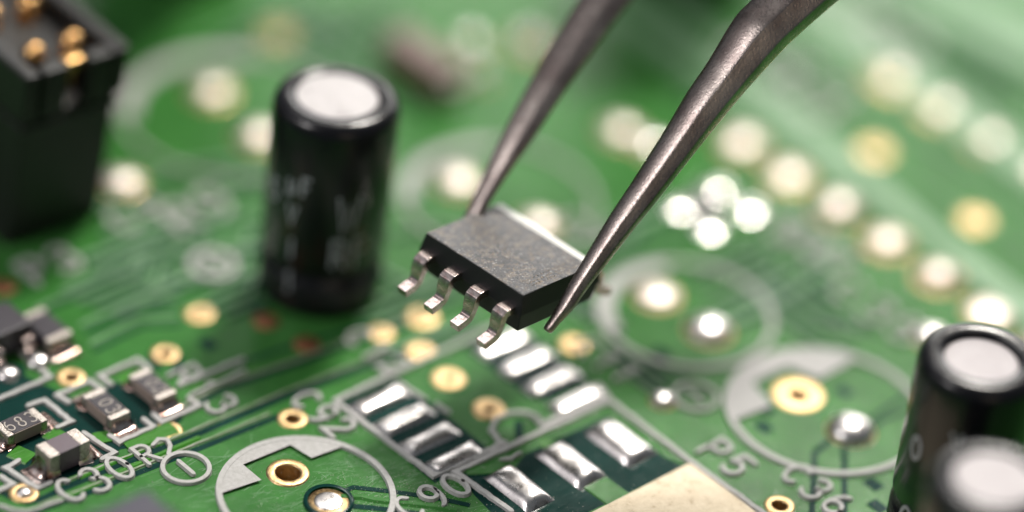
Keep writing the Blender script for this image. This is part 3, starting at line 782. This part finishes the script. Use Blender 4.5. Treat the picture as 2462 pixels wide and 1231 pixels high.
# ------------------------------------------------------------------ chip resistors and ceramic capacitors
def two_end(name, label, cat, pc, l, wd, h, axis, body, mark=None, group=None, fil=.45, hz=.0, term=.28, topm=None):
    p = at(pc[0], pc[1], h + .05); p.z = 0
    t = root(name, label, cat, p, group, 0 if axis == 'B' else -math.pi / 2)
    z0 = .05
    boxm('body', (0, 0, z0 + h / 2), (l - 2 * term + .02, wd * .97, h * .97), body, t, .02)
    if topm: boxm('film', (0, 0, z0 + h * .985 + .008), (l - 2 * term + .04, wd * .9, .03), topm, t, .01)
    for s in (-1, 1):
        boxm('terminal', (s * (l / 2 - term / 2), 0, z0 + h / 2), (term, wd, h), M_TERM, t, .05, 3)
        pad = boxm('pad', (s * (l / 2 + .10), 0, .015), (.80, wd + .08, .055), M_FILLET, t)
        # concave solder fillet
        nx, ny = 8, 8; V_, F_ = [], []
        for i in range(nx + 1):
            u = i / nx; x = s * (l / 2 - .02 + u * fil); zz = .04 + (h * .80) * (1 - u) ** 2.6
            hw = wd / 2 * (1.0 + .12 * u)
            for j in range(ny + 1):
                q = 2 * j / ny - 1; V_.append((x, hw * q, .035 + (zz - .035) * (1 - abs(q) ** 4 * .75)))
        for i in range(nx):
            for j in range(ny): k_ = i * (ny + 1) + j; F_.append((k_, k_ + 1, k_ + ny + 2, k_ + ny + 1))
        f = pyd('solder_fillet', V_, F_, M_FILLET, t, True)
        # side skirts
        for sy in (-1, 1):
            V_, F_ = [], []
            for i in range(7):
                u = i / 6; x = s * (l / 2 - term - .02 + u * (term + .1))
                for j in range(5):
                    q = j / 4; V_.append((x, sy * (wd / 2 - .01 + .16 * q * (.4 + .6 * u)), .035 + h * .45 * (1 - q) ** 2.4 * (.4 + .6 * u)))
            for i in range(6):
                for j in range(4): k_ = i * 5 + j; F_.append((k_, k_ + 1, k_ + 6, k_ + 5))
            pyd('solder_skirt', V_, F_, M_FILLET, t, True)
    if mark:
        k_ = wd * .62 / 1.36; x = -len(mark) * k_ * .55
        for ch in mark:
            its = [ribbon_geo([(x + a * k_ * .85, (b - .68) * k_) for a, b in stt], .06, z0 + h + .01, z0 + h + .035, .01, False, False) for stt in GL[ch]]
            V_, F_ = merge(its); pyd('printed_character', V_, F_, M_MARK, t); x += k_ * 1.15
    return t
GR = 'small soldered chip resistors on the board'
two_end('ceramic_capacitor', 'small violet brown ceramic capacitor with silver ends above the printed C30', 'capacitor', (151, 1064), 1.62, .82, .84, 'B', M_CERAM, None, None, .55, term=.42)
two_end('chip_resistor', 'black chip resistor marked 683 at the left edge of the picture', 'resistor', (50, 1014), 1.6, .82, .46, 'B', M_ALUMINA, '683', GR, .35, topm=M_RESBODY)
two_end('chip_resistor', 'soldered chip resistor between the 683 resistor and the one nearer the printed 3', 'resistor', (255, 970), 1.62, .82, .46, 'A', M_ALUMINA, '103', GR, .35, topm=M_RESBODY)
two_end('chip_resistor', 'far soldered chip resistor beside the printed 3, below a gold via', 'resistor', (367, 922), 1.62, .82, .46, 'A', M_ALUMINA, '102', GR, .35, topm=M_RESBODY)
two_end('chip_resistor', 'blurred dark chip resistor with bright solder spots, beside the black transistor at the left', 'resistor', (110, 780), 1.75, 1.0, .6, 'A', M_RESBODY, None, GR, .35, topm=M_RESBODY)
M_BEAD = mat('solder_bright', (.90, .88, .85), .22, 1.0)
pc = at(1697, 500); t = root('resistor_network', 'small grey part with four bright round solder joints, blurred, right of the tweezers', 'chip part', (pc.x, pc.y, 0))
boxm('body', (0, 0, .2), (1.15, 1.05, .34), M_BODYGREY, t, .06)
for q in ((1634, 492), (1724, 448), (1802, 499), (1706, 543)):
    p = at(q[0], q[1], .3); rr = .5
    lathe('solder_joint', [(rr * math.cos(a), .18 + rr * .15 * math.sin(a)) for a in [math.pi / 2 * i / 8 for i in range(9)]], M_BEAD, t, 28, (p.x - pc.x, p.y - pc.y, 0))
# brown body at the top
pb = at(1020, 128, 1.2); pb.z = 0
t = root('brown_component', 'blurred brown block shaped part lying on the board behind the tall left capacitor', 'component', pb, None, -math.pi / 2)
boxm('body', (0, 0, .75), (3.3, 1.3, 1.3), M_BROWN, t, .15, 3)
for s in (-1, 1): boxm('terminal', (s * 1.8, 0, .5), (.35, 1.0, .8), M_TERM, t, .08)

# black three legged part at the left edge
p = at(-8, 770, 1.1); p.z = 0
t = root('transistor', 'black transistor cut off by the left edge with shiny bent legs', 'transistor', p, None, -math.pi / 2)
o = boxm('body', (0, 0, .6), (1.5, 1.9, 1.0), M_RESBODY, t, .08, 3)
for y in (-.62, .62):
    pr = [(.7, .62), (.92, .60), (1.02, .5), (1.08, .2), (1.18, .1), (1.5, .08)]
    V_, F_ = [], []
    for x, z in pr:
        for yy, dzz in ((-.2, .05), (.2, .05), (.2, -.05), (-.2, -.05)): V_.append((x + (dzz if z > .2 else 0), y + yy, z + dzz))
    for i in range(len(pr) - 1):
        for k_ in range(4): F_.append((i * 4 + k_, i * 4 + (k_ + 1) % 4, i * 4 + 4 + (k_ + 1) % 4, i * 4 + 4 + k_))
    F_.append(tuple(len(V_) - 4 + j for j in range(4)))
    o = pyd('leg', V_, F_, M_TIN, t); bevel(o, .02)
    f = lathe('solder_bead', [(.42 * math.cos(a), .24 * math.sin(a)) for a in [math.pi / 2 * i / 6 for i in range(7)]], M_SOLDER, t, 24, (1.5, y, .03))

# out of focus package at the lower edge
a = at(352, 1172, 3.2)
t = root('square_package', 'violet grey flat topped package, very blurred, rising at the bottom edge near the printed C30', 'chip', (a.x - 2.6, a.y - 2.6, 0))
boxm('body', (0, 0, 1.6), (5.2, 5.2, 3.2), M_VIOLET, t, .12, 3)
lathe('index_mark', [(.001, 3.215), (.5, 3.215), (.52, 3.19)], M_BROWN, t, 24, (-.2, .9, 0))

# ------------------------------------------------------------------ black connector at the upper left
def connector():
    c = at(240, 508); HH = 7.6; wx, ly = 4.0, 14.0
    t = root('pin_header', 'tall black plastic connector with gold pins inside, cut off by the upper left corner', 'connector', (c.x - wx / 2, c.y + ly / 2, 0))
    t.matrix_world = Matrix.Translation(t.location) @ Matrix.Rotation(math.radians(4.5), 4, HB)
    # hollow shroud: outer walls with a wider rim
    def wall(name, cx, cy, sx, sy, z0, z1, b=.08): return boxm(name, (cx, cy, (z0 + z1) / 2), (sx, sy, z1 - z0), M_PLASTIC, t, b)
    boxm('housing', (0, 0, (HH - 1.9) / 2), (wx, ly, HH - 1.9), M_PLASTIC, t, .1)
    boxm('inner_block', (0, .3, HH - 1.45), (wx - 1.0, ly - 1.6, 1.2), M_PLASTIC, t, .1)
    boxm('ledge', (0, 0, HH - 2.35), (wx + .22, ly + .22, .3), M_PLASTIC, t, .06)
    tk = .62; e = .2; zt = HH; zb = HH - 1.9 - .004
    wall('rim_wall', -wx / 2 + tk / 2 - e, 0, tk, ly + 2 * e, zb, zt, .14)
    wall('rim_wall', wx / 2 - tk / 2 + e, 0, tk, ly + 2 * e, zb, zt, .14)
    # end wall with a slot in it
    inner = wx + 2 * e - 2 * tk
    wall('rim_wall', -inner / 4 - .12, -ly / 2 + tk / 2 - e, inner / 2 - .55, tk, zb, zt - .02, .12)
    wall('rim_wall', inner / 4 + .22, -ly / 2 + tk / 2 - e, inner / 2 - .55, tk, zb, zt - .03, .12)
    boxm('contact', (.08, -ly / 2 + .3, HH - .25), (.7, .45, .35), M_PIN, t, .08)
    for iy in range(5):
        for ix in (-.75, .85):
            lathe('pin', [(.3, 3.0), (.42, HH - .35), (.28, HH - .08), (.14, HH + .02), (.001, HH + .04)], M_PIN, t, 16, (ix, -ly / 2 + 1.35 + iy * 2.54, 0))
    return t
connector()
# dark tall parts just beyond the top edge, seen as dark reflections in the board; second one added for shade
def tall(pc, R, H, label):
    b = at(*pc); t = root('electrolytic_capacitor', label, 'capacitor', b, 'black electrolytic capacitors')
    lathe('sleeve', [(R * .95, 0), (R, .2), (R, H - .4), (R * .9, H - .05), (R * .7, H), (R * .66, H - .1)], M_SLEEVE, t, 48)
    lathe('can_top', [(R * .67, H - .12), (.001, H - .1)], M_ALU, t, 40)
tall((1655, -110), 3.1, 14, 'dark capacitor foot at the top edge between the two tweezer arms')
tall((430, -140), 3.2, 13, 'unseen capacitor added beyond the top edge to shade the upper left of the board')  # added out of view to darken the upper left corner
